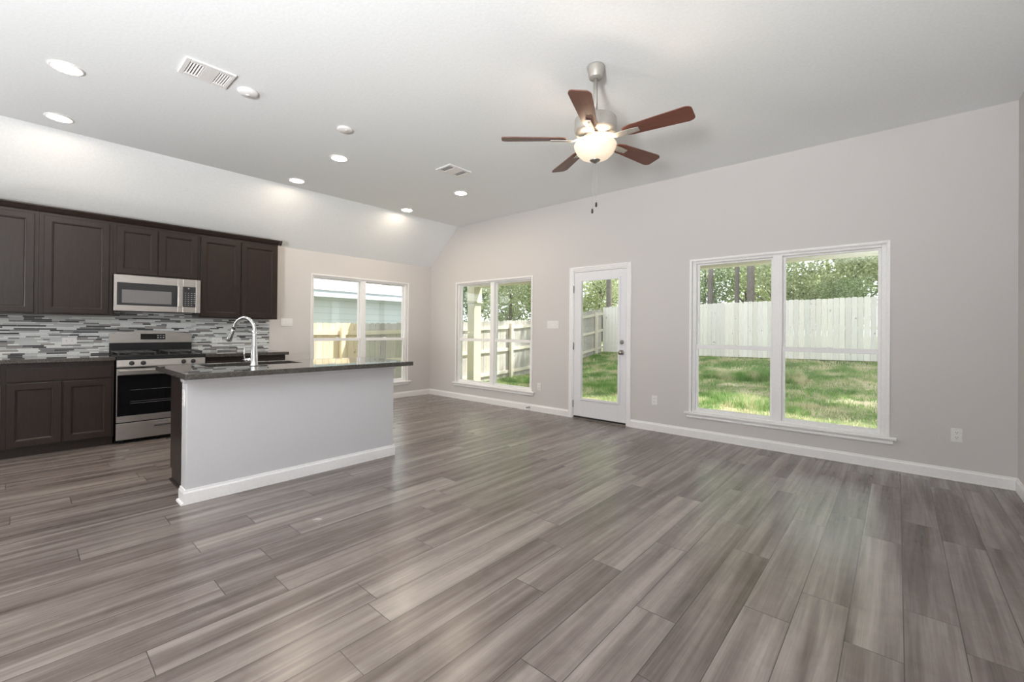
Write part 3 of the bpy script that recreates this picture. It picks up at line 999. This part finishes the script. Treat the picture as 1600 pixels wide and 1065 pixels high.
hd.box(0.6525, 0.690, RY0 + 0.03, RY0 + 0.05, 0.735, 0.765); hd.box(0.6525, 0.690, RY1 - 0.05, RY1 - 0.03, 0.735, 0.765)
hd.build('oven_handle', M['steel'], odr, 0.003)
rk = MB()
for zz in (0.42, 0.44, 0.56):
    rk.tube([(0.6532, RY0 + 0.11, zz), (0.6532, RY1 - 0.11, zz)], 0.0011, 6)
rk.build('oven_rack_line', M['grey'], odr)
dw = MB(); dw.box(0.616, 0.650, RY0 + 0.002, RY1 - 0.002, 0.045, 0.215)
dwr = dw.build('storage_drawer', M['steel'], rg, 0.003)
MB().box(0.6503, 0.6535, -4.232, -4.066, 0.138, 0.186).build('handle_rim', M['steel'], dwr, 0.002)
MB().box(0.6536, 0.6545, -4.222, -4.076, 0.152, 0.166).build('handle_slot', M['slot'], dwr)
bg = MB()
pts = []
N_ = 12
for i in range(N_ + 1):
    y_ = RY0 + (RY1 - RY0) * i / N_
    pts.append((y_, 1.146 + 0.036 * math.sin(math.pi * i / N_) ** 0.8))
prof = [(RY0, 1.040), (RY1, 1.040)] + [(a, b) for a, b in reversed(pts)]
bg.prism(prof, (0.024, 0, 0), (0.064, 0, 0), (0, 1, 0), (0, 0, 1))
bgo = bg.build('backguard', M['steel'], rg, 0.003)
bp_ = MB(); bp_.box(0.024, 0.055, RY0 + 0.002, RY1 - 0.002, 0.9215, 1.0395)
bp_.build('vent_panel', M['blackenamel'], rg, 0.002)
dp = MB(); dp.box(0.0645, 0.0665, -4.275, -4.020, 1.066, 1.158)
dpo = dp.build('display_frame', M['steel'], bgo, 0.001)
cdp = MB().box(0.0667, 0.0675, -4.262, -4.032, 1.078, 1.146).build('clock_display', M['blackglass'], rg)
for r_ in range(2):
    for c_ in range(3):
        MB().box(0.0676, 0.0681, -4.110 + c_ * 0.026, -4.094 + c_ * 0.026, 1.092 + r_ * 0.026, 1.104 + r_ * 0.026).build('display_button', M['button'], cdp)
for cy_ in (-4.36, -3.94):
    g = MB()
    hw, hx0, hx1, zt = 0.155, 0.10, 0.60, 0.957
    for yy in (-hw, -hw / 3, hw / 3, hw):
        g.box(hx0, hx1, cy_ + yy - 0.006, cy_ + yy + 0.006, zt - 0.010, zt)
    for xx in (hx0 + 0.006, 0.225, 0.35, 0.475, hx1 - 0.006):
        g.box(xx - 0.006, xx + 0.006, cy_ - hw, cy_ + hw, zt - 0.010, zt)
    for xx in (hx0 + 0.01, hx1 - 0.01):
        for yy in (-hw + 0.004, hw - 0.004):
            g.box(xx - 0.007, xx + 0.007, cy_ + yy - 0.007, cy_ + yy + 0.007, 0.9215, zt - 0.010)
    g.build('burner_grate', M['iron'], rg, 0.002)
    for bx in (0.20, 0.48):
        c_ = MB(); c_.lathe([(0.048, 0.9215), (0.046, 0.927), (0.030, 0.928), (0.030, 0.933), (0.0, 0.934)], (bx, cy_, 0), 24)
        c_.build('burner_cap', M['iron'], rg)

# ------------------------------------------------------------------ island
structure('wall_island', MB().box(2.875, 3.005, -4.430, -2.775, 0, 0.8745), M['island'], 'low pale grey island wall facing the living area', 'wall', 0.004)
m = MB()
IX0, IX1, IY0, IY1 = 2.875, 3.005, -4.430, -2.775
t_ = 0.0145
m.prism(baseprof(), (IX1, IY0 - t_, 0), (IX1, IY1 + t_, 0), (1, 0, 0), (0, 0, 1))
m.prism(baseprof(), (IX0, IY0, 0), (IX1, IY0, 0), (0, -1, 0), (0, 0, 1))
m.prism(baseprof(), (IX0, IY1, 0), (IX1, IY1, 0), (0, 1, 0), (0, 0, 1))
sh = [(0, 0), (0.014, 0), (0.013, 0.007), (0.008, 0.013), (0, 0.015)]
m.prism(sh, (IX0, IY0 - t_, 0), (IX1 + t_, IY0 - t_, 0), (0, -1, 0), (0, 0, 1))
structure('baseboard_island', m, M['trim'], 'white baseboard wrapped around the foot of the island wall', 'baseboard')
m = MB()
lg = [(0, 0), (0.006, 0), (0.010, 0.008), (0.010, 0.022), (0.020, 0.030), (0.020, 0.038), (0, 0.038)]
m.prism(lg, (IX1, IY0 - 0.02, 0.836), (IX1, IY1 + 0.02, 0.836), (1, 0, 0), (0, 0, 1))
m.prism(lg, (IX0, IY0, 0.836), (IX1, IY0, 0.836), (0, -1, 0), (0, 0, 1))
m.prism(lg, (IX0, IY1, 0.836), (IX1, IY1, 0.836), (0, 1, 0), (0, 0, 1))
structure('trim_1', m, M['island'], 'slim molding under the island counter edge', 'trim')

ic = thing('island_cabinet', 'dark island base cabinet joined to the pale grey island wall', 'cabinet', (0, 0, 0))
b = MB(); b.box(2.270, 2.8735, -4.380, -2.800, 0.092, 0.690); b.box(2.270, 2.8735, -4.380, -4.28, 0.690, 0.8745); b.box(2.270, 2.8735, -3.42, -2.80, 0.690, 0.8745)
b.box(2.270, 2.290, -4.28, -3.42, 0.690, 0.8745); b.box(2.72, 2.8735, -4.28, -3.42, 0.690, 0.8745)
b.build('cabinet_body', M['wood'], ic, 0.001)
MB().box(2.325, 2.8735, -4.380, -2.800, 0.001, 0.0918).build('toe_kick', M['wood'], ic)
MB().prism(sh, (2.31, -4.380, 0.001), (2.8735, -4.380, 0.001), (0, -1, 0), (0, 0, 1)).build('shoe_molding', M['wood'], ic)
for a_, b_ in ((-4.365, -3.86), (-3.845, -3.34), (-3.325, -2.815)):
    dd = panel_door(a_, b_, 0.104, 0.690, 0.0)
    dd.v = [(2.269 - x_, y_, z_) for x_, y_, z_ in dd.v]
    dd.build('cabinet_door', M['wood'], ic)
    dd = MB(); dd.box(2.250, 2.269, a_, b_, 0.706, 0.860)
    dd.build('drawer_front', M['wood'], ic, 0.003)

CX0, CX1, CY0, CY1 = 2.232, 3.181, -4.475, -2.671
SX0, SX1, SY0, SY1 = 2.315, 2.655, -4.215, -3.490
m = MB()
z0, z1 = 0.8755, 0.914
o_ = [(CX0, CY0), (CX1, CY0), (CX1, CY1), (CX0, CY1)]
i_ = [(SX0, SY0), (SX1, SY0), (SX1, SY1), (SX0, SY1)]
vs = [(x, y, z1) for x, y in o_ + i_] + [(x, y, z0) for x, y in o_ + i_]
fs = []
for q_ in range(4):
    r_ = (q_ + 1) % 4
    fs += [(q_, r_, 4 + r_, 4 + q_), (8 + q_, 12 + q_, 12 + r_, 8 + r_), (q_, 8 + q_, 8 + r_, r_), (4 + q_, 4 + r_, 12 + r_, 12 + q_)]
m.add(vs, fs)
tag(m.build('countertop', M['granite'], None, 0.004), 'long polished dark granite island counter with sink cutout', 'countertop', 'granite counters')
sk = thing('kitchen_sink', 'undermount steel sink sunk in the island counter', 'sink', (0, 0, 0))
m = MB()
a0, a1, b0, b1 = SX0 - 0.004, SX1 + 0.004, SY0 - 0.004, SY1 + 0.004
zb = 0.715
m.box(a0 - 0.003, a0, b0, b1, zb, 0.8745); m.box(a1, a1 + 0.003, b0, b1, zb, 0.8745); m.box(a0, a1, b0 - 0.003, b0, zb, 0.8745); m.box(a0, a1, b1, b1 + 0.003, zb, 0.8745)
m.box(a0, a1, b0, b1, zb - 0.003, zb)
m.build('basin', M['steel_dark'], sk)
MB().lathe([(0.045, zb + 0.0005), (0.043, zb + 0.003), (0.030, zb + 0.001), (0.0, zb + 0.001)], ((a0 + a1) / 2, (b0 + b1) / 2, 0), 24).build('drain', M['chrome'], sk)

FB = Vector((2.742, -3.925, 0.914))
fa = thing('kitchen_faucet', 'chrome pull down gooseneck faucet on the island counter', 'faucet', FB)
dv = Vector((-0.90, -0.436, 0))
MB().lathe([(0.031, 0.0003), (0.031, 0.006), (0.027, 0.012), (0.0255, 0.10), (0.023, 0.14), (0.0175, 0.24), (0.0155, 0.285)], (0, 0, 0), 32).build('body', M['chrome'], fa)
m = MB()
R_ = 0.108
pts, rad = [], []
pts.append(Vector((0, 0, 0.284))); rad.append(0.0155)
for i in range(25):
    a_ = math.pi * i / 24 * 0.93
    pts.append(dv * (R_ * (1 - math.cos(a_))) + Vector((0, 0, 0.286 + R_ * math.sin(a_)))); rad.append(0.0150 - 0.003 * min(1, i / 18))
m.tube(pts, rad, 20)
m.build('spout', M['chrome'], fa)
e_ = pts[-1]; tdir = (pts[-1] - pts[-2]).normalized()
tdir = (tdir + dv * 0.22).normalized()
m = MB(); m.tube([e_ + tdir * 0.001, e_ + tdir * 0.010], 0.0155, 20)
m.build('collar', M['blackplastic'], fa)
m = MB(); m.tube([e_ + tdir * 0.0105, e_ + tdir * 0.03, e_ + tdir * 0.085, e_ + tdir * 0.118, e_ + tdir * 0.122], [0.0145, 0.0165, 0.020, 0.023, 0.021], 24)
sp_ = m.build('spray_head', M['chrome'], fa)
m = MB()
hdv = Vector((-0.749, -0.663, 0))
m.tube([hdv * 0.022 + Vector((0, 0, 0.048)), hdv * 0.050 + Vector((0, 0, 0.048)), hdv * 0.086 + Vector((0, 0, 0.048))], [0.016, 0.0165, 0.015], 18)
m.tube([hdv * 0.080 + Vector((0, 0, 0.058)), hdv * 0.082 + Vector((0, 0, 0.10)), hdv * 0.080 + Vector((0, 0, 0.155))], [0.006, 0.0055, 0.0045], 12)
m.build('handle', M['chrome'], fa)

# ------------------------------------------------------------------ outside
def gz(x, y):
    """height of the yard: it rises towards the back fence."""
    pts_ = [(-20, -0.45), (0.0, -0.43), (3.0, -0.33), (6.0, -0.20), (8.5, 0.10), (10.5, 0.37), (14, 0.55), (40, 0.9)]
    for (y0_, z0_), (y1_, z1_) in zip(pts_, pts_[1:]):
        if y <= y1_:
            t_ = max(0, (y - y0_) / (y1_ - y0_))
            return z0_ + (z1_ - z0_) * t_ + 0.012 * max(0, x - 1.5) * (1 if y > 6 else 0)
    return pts_[-1][1]


m = MB()
gx = np.linspace(-30, 40, 71); gy = np.concatenate([np.linspace(0.16, 14, 48), np.linspace(16, 60, 14)])
vs = [(x, y, gz(x, y)) for y in gy for x in gx]
fs = [(j_ * 71 + i, j_ * 71 + i + 1, (j_ + 1) * 71 + i + 1, (j_ + 1) * 71 + i) for j_ in range(len(gy) - 1) for i in range(70)]
m.add(vs, fs, True)
# side yard next to the kitchen wall
m.add([(-30, -25, -0.45), (-0.155, -25, -0.45), (-0.155, 0.16, gz(-0.2, 0.16)), (-30, 0.16, gz(-30, 0.16))], [(0, 1, 2, 3)])
structure('ground', m, M['ground'], 'patchy back yard soil and turf rising to the rear fence', 'ground')

rng = np.random.default_rng(11)


def blades(n, x0, x1, y0, y1, h0, h1):
    xs_ = rng.uniform(x0, x1, n); ys_ = rng.uniform(y0, y1, n)
    # sparse bare patches
    den = np.sin(xs_ * 1.9 + 0.7 * np.sin(ys_ * 1.3)) * np.cos(ys_ * 2.1 + xs_ * 0.6)
    keep = ((den > -0.45) | (rng.random(n) < 0.35)) & ((abs(xs_ + 1.62) > 0.25) | (abs(ys_ - 2.70) > 0.25))
    xs_, ys_ = xs_[keep], ys_[keep]
    n = len(xs_)
    zs = np.array([gz(a, b) for a, b in zip(xs_, ys_)])
    ang = rng.uniform(0, 2 * np.pi, n); hh = rng.uniform(h0, h1, n) * (1 + 0.7 * (den[keep] > 0.5)); ww = rng.uniform(0.006, 0.012, n)
    lean = rng.uniform(0.1, 0.7, n) * hh; la = rng.uniform(0, 2 * np.pi, n)
    v_ = np.zeros((n, 3, 3))
    v_[:, 0] = np.stack([xs_ - np.cos(ang) * ww, ys_ - np.sin(ang) * ww, zs - 0.01], 1)
    v_[:, 1] = np.stack([xs_ + np.cos(ang) * ww, ys_ + np.sin(ang) * ww, zs - 0.01], 1)
    v_[:, 2] = np.stack([xs_ + np.cos(la) * lean, ys_ + np.sin(la) * lean, zs + hh], 1)
    return v_


def raw_mesh(name, v_, k_, mat, parent=None):
    """v_: (n, k_, 3) separate polygons."""
    n_ = len(v_)
    me = bpy.data.meshes.new(name)
    me.vertices.add(n_ * k_); me.loops.add(n_ * k_); me.polygons.add(n_)
    me.vertices.foreach_set('co', v_.reshape(-1).astype(np.float32))
    me.loops.foreach_set('vertex_index', np.arange(n_ * k_, dtype=np.int32))
    me.polygons.foreach_set('loop_start', np.arange(0, n_ * k_, k_, dtype=np.int32))
    me.materials.append(mat)
    me.update(calc_edges=True)
    o = bpy.data.objects.new(name, me)
    COL.objects.link(o)
    if parent: o.parent = parent
    return o


gv = np.concatenate([blades(76000, -2.2, 8.5, 2.05, 10.4, 0.035, 0.08), blades(9000, -2.2, 5.5, 4.2, 5.2, 0.08, 0.15), blades(5000, 2.6, 5.0, 7.2, 7.9, 0.10, 0.20)])
tag(raw_mesh('lawn_grass', gv, 3, M['grass']), 'patchy green lawn grass between patio and back fence', 'grass', kind='stuff')


# fences
def fence(name, label, p0, p1, side, htop, mats, pick=0.14, rails=(), posts=(), group='wooden privacy fences', gapseed=1, railside=1):
    """side: unit vector towards the yard; pickets between p0 and p1."""
    p0, p1, side = Vector(p0), Vector(p1), Vector(side)
    o = thing(name, label, 'fence', (p0.x, p0.y, gz(p0.x, p0.y)), 0, group)
    base_z = gz(p0.x, p0.y)
    L_ = (p1 - p0).length; dr_ = (p1 - p0).normalized()
    n_ = int(L_ / pick)
    rnd = random.Random(gapseed)
    m = MB(); tints = []
    for i in range(n_):
        a_ = i * pick + 0.003; b_ = (i + 1) * pick - 0.003
        g_ = gz(*(p0 + dr_ * a_).xy)
        t0 = g_ + htop + rnd.uniform(-0.012, 0.012); b0_ = g_ + 0.03
        c_ = 0.022
        off = rnd.uniform(-0.002, 0.002)
        prof = [(a_, b0_), (b_, b0_), (b_, t0 - c_), (b_ - c_, t0), (a_ + c_, t0), (a_, t0 - c_)]
        o3 = p0 - Vector((p0.x, p0.y, base_z)) 
        st_ = Vector((0, 0, -base_z)) + side * off
        m.prism(prof, st_, st_ - side * 0.016, dr_, (0, 0, 1))
        tn = rnd.uniform(0.82, 1.0)
        tints += [(tn, tn * rnd.uniform(0.97, 1.0), tn * rnd.uniform(0.93, 1.0), 1)] * 12
    pk = m.build('picket_panel', mats[0], o)
    at = pk.data.color_attributes.new('tint', 'FLOAT_COLOR', 'POINT')
    at.data.foreach_set('color', [c for t_ in tints for c in t_])
    for rz_ in rails:
        rm = MB(); ns = 8
        for s_ in range(ns):
            q0, q1 = L_ * s_ / ns, L_ * (s_ + 1) / ns
            g0, g1 = gz(*(p0 + dr_ * q0).xy) - base_z, gz(*(p0 + dr_ * q1).xy) - base_z
            A = dr_ * q0 + Vector((0, 0, g0 + rz_)); B = dr_ * q1 + Vector((0, 0, g1 + rz_))
            rm.prism([(0.003, -0.045), (0.041, -0.045), (0.041, 0.045), (0.003, 0.045)], A, B, side * railside, (0, 0, 1))
        rm.build('rail', mats[1], o)
    for q_ in posts:
        g_ = gz(*(p0 + dr_ * q_).xy) - base_z
        c_ = dr_ * q_ + side * (railside * 0.088)
        pm = MB(); pm.prism([(-0.045, -0.045), (0.045, -0.045), (0.045, 0.045), (-0.045, 0.045)], c_ + Vector((0, 0, g_)), c_ + Vector((0, 0, g_ + htop - 0.10)), dr_, side)
        pm.build('post', mats[1], o)
    return o


fence('wood_fence', 'pale upright picket fence across the back of the lawn', (-2.28, 10.5, 0), (14.0, 10.5, 0), (0, -1, 0), 1.83, (M['picket'], M['rail']), railside=-1, rails=(0.3, 0.95, 1.6), gapseed=3)
fence('wood_fence', 'weathered side fence with three rails, running back beside the lawn', (-2.3, -0.06, 0), (-2.3, 10.48, 0), (1, 0, 0), 1.78, (M['picket_w'], M['rail']), rails=(0.22, 0.90, 1.57), posts=(2.4, 4.9, 7.4, 9.95), gapseed=5)
fence('wood_fence', 'new yellow pine side fence seen through the left half of the kitchen window', (-2.3, -8.0, 0), (-2.3, -0.07, 0), (1, 0, 0), 1.78, (M['picket_y'], M['rail_y']), rails=(0.22, 0.90, 1.57), posts=(2.6, 5.0, 7.39), gapseed=7)

# patio
structure('patio_slab', MB().box(-0.15, 8.2, 0.155, 2.0, -0.46, -0.13), M['concrete'], 'concrete patio slab outside the door', 'patio')
structure('patio_roof', MB().box(-1.85, 8.2, 0.155, 2.90, 2.62, 2.74), M['cream'], 'cream patio ceiling outside the windows', 'roof')
m = MB(); m.box(-1.80, 8.2, 2.60, 2.80, 2.325, 2.62); m.box(-1.80, 8.2, 2.58, 2.60, 2.41, 2.44)
structure('patio_beam', m, M['cream'], 'cream patio beam seen across the tops of the windows', 'beam')
pc = thing('patio_column', 'cream porch column seen through the left half of the small window', 'column', (-1.62, 2.70, -0.36))
MB().box(-0.125, 0.125, -0.125, 0.125, 0.001, 2.28).build('shaft', M['cream'], pc, 0.004)
MB().box(-0.16, 0.16, -0.16, 0.16, 2.281, 2.315).build('capital_band', M['cream'], pc, 0.004)
MB().box(-0.135, 0.135, -0.135, 0.135, 2.316, 2.684).build('capital_block', M['cream'], pc, 0.004)

# neighbouring house
nh = thing('neighbour_house', 'pale blue grey house with light roof seen over the side fence', 'house', (-5.4, 0, -0.5))
MB().box(-8, 0, -9, 4.0, 0, 2.60).build('siding_wall', M['siding'], nh)
MB().box(0.40, 0.43, -9.4, 4.4, 2.595, 2.775).build('fascia', M['pale_fascia'], nh)
MB().box(0.0005, 0.40, -9.4, 4.4, 2.60, 2.615).build('soffit', M['pale_fascia'], nh)
m = MB(); m.prism([(0.46, 2.776), (0.46, 2.80), (-4.0, 5.05), (-8.4, 2.80), (-8.4, 2.776), (-4.0, 5.02)], (0, -9.4, 0), (0, 4.4, 0), (1, 0, 0), (0, 0, 1))
m.build('roof', M['shingle'], nh)


# trees
def leaf_cloud(seed, n, blobs, size):
    r_ = np.random.default_rng(seed)
    out = []
    wsum = sum(b[3] ** 2 for b in blobs)
    for bx, by, bz, br, bh in blobs:
        k_ = int(n * br ** 2 / wsum)
        d_ = r_.normal(size=(k_, 3)); d_ /= np.linalg.norm(d_, axis=1)[:, None]
        rr = br * r_.uniform(0.25, 1.0, k_) ** 0.6
        # clumps
        c_ = np.array([bx, by, bz]) + d_ * rr[:, None] * np.array([1, 1, bh])
        a_ = r_.normal(size=(k_, 3)); a_ /= np.linalg.norm(a_, axis=1)[:, None]
        b_ = np.cross(a_, r_.normal(size=(k_, 3))); b_ /= np.linalg.norm(b_, axis=1)[:, None]
        s_ = size * r_.uniform(0.6, 1.3, k_)[:, None]
        q_ = np.stack([c_ - a_ * s_, c_ - b_ * s_ * 0.45, c_ + a_ * s_, c_ + b_ * s_ * 0.45], 1)
        out.append(q_)
    return np.concatenate(out)


def tree_proto(seed, kind):
    r_ = random.Random(seed)
    if kind == 'pine':
        o = thing('pine_tree', '', 'tree')
        m = MB(); m.tube([(0, 0, -0.1), (0.03, 0.02, 2), (0.0, 0.06, 6), (0.1, 0.0, 12), (0.0, 0.1, 19)], [0.15, 0.125, 0.11, 0.09, 0.03], 12)
        blobs = [(r_.uniform(-1.7, 1.7), r_.uniform(-1.7, 1.7), r_.uniform(7.5, 18.5), r_.uniform(0.6, 1.2), 0.6) for _ in range(20)]
        fo = leaf_cloud(seed, 6500, blobs, 0.14)
        mt_ = M['leafA']
    else:
        o = thing('leafy_tree', '', 'tree')
        m = MB(); m.tube([(0, 0, -0.1), (0.05, 0, 1.2), (0.0, 0.08, 2.6), (0.1, 0, 4.2)], [0.09, 0.075, 0.055, 0.02], 10)
        for _ in range(5):
            a_ = r_.uniform(0, 6.28); z_ = r_.uniform(1.2, 2.8)
            m.tube([(0.03, 0.02, z_), (0.5 * math.cos(a_), 0.5 * math.sin(a_), z_ + 0.5), (1.0 * math.cos(a_), 1.0 * math.sin(a_), z_ + 0.9)], [0.035, 0.025, 0.01], 6)
        blobs = [(r_.uniform(-1.3, 1.3), r_.uniform(-1.2, 1.2), r_.uniform(1.3, 4.6), r_.uniform(0.7, 1.15), 0.85) for _ in range(11)]
        fo = leaf_cloud(seed, 6500, blobs, 0.08)
        mt_ = M['leafB'] if kind == 'pale' else M['leafA']
    m.build('trunk', M['bark'], o)
    raw_mesh('foliage', fo, 4, mt_, o)
    return o


protos = {'pine': tree_proto(6, 'pine'), 'deep': tree_proto(2, 'deep'), 'pale': tree_proto(4, 'pale')}
TREES = [('pine', 2.83, 11.6, 1.0, 'thick pine trunk in the left half of the large window'),
         ('pine', 2.33, 12.1, 0.62, 'slim pine trunk just left of the thick one in the large window'),
         ('pine', 1.18, 12.7, 0.85, 'pine trunk at the left edge of the large window'),
         ('pine', -2.74, 11.8, 0.92, 'dark pine trunk seen through the middle of the door glass'),
         ('pine', -4.45, 12.2, 0.75, 'pine trunk at the left edge of the door glass'),
         ('deep', 0.2, 15.0, 1.0, 'deep green leafy tree behind the pine trunks of the large window'),
         ('pale', 3.4, 14.0, 1.05, 'pale yellow green tree behind the fence, beside the large window mullion'),
         ('pale', 5.6, 14.2, 1.1, 'pale green tree filling the right half of the large window above the fence'),
         ('deep', 5.45, 11.9, 0.52, 'small dark rounded tree just above the fence in the right half of the large window'),
         ('pale', 7.6, 13.6, 1.1, 'pale tree at the far right of the fence in the large window'),
         ('pale', -4.6, 14.2, 1.1, 'pale tree behind the trunks seen through the door glass'),
         ('deep', -6.0, 11.0, 1.0, 'deep green tree beyond the side fence, right half of the small window'),
         ('pale', -5.4, 8.4, 0.9, 'pale green tree over the side fence in the small window'),
         ('deep', -8.8, 9.4, 1.1, 'deep green tree behind the porch column in the small window'),
         ('pale', 1.2, 18.5, 1.5, 'tall pale tree far behind the pine trunks of the large window'),
         ('pale', 5.0, 19.0, 1.5, 'tall pale tree far behind, right of the large window mullion'),
         ('pale', -7.0, 18.5, 1.5, 'tall pale tree far behind the fence corner in the door glass'),
         ('deep', 9.4, 18.5, 1.5, 'tall tree at the far right beyond the back fence'),
         ('deep', -10.0, 16.0, 1.6, 'tall deep green tree far behind the side fence'),
         ('pine', 8.2, 12.3, 1.0, 'tall pine beyond the right end of the large window, shading the lawn'),
         ('pine', 10.2, 13.4, 1.0, 'tall pine past the right edge of the photo, second along the fence'),
         ('pine', 12.4, 12.4, 0.9, 'tall pine past the right edge of the photo, farthest along the fence'),
         ('pine', 6.9, 15.6, 0.95, 'tall pine set back behind the pale tree at the far right of the fence')]
used = set()
for i, (kd, x, y, s_, lb) in enumerate(TREES):
    if kd not in used:
        o = protos[kd]; used.add(kd)
    else:
        o = copy_tree(protos[kd])
    o.location = (x, y, gz(x, y) - 0.02)
    o.rotation_euler = (0, 0, i * 2.4)
    o.scale = (s_, s_, s_ * (1.0 if kd == 'pine' else 0.95))
    tag(o, lb, 'tree', 'trees beyond the fences')
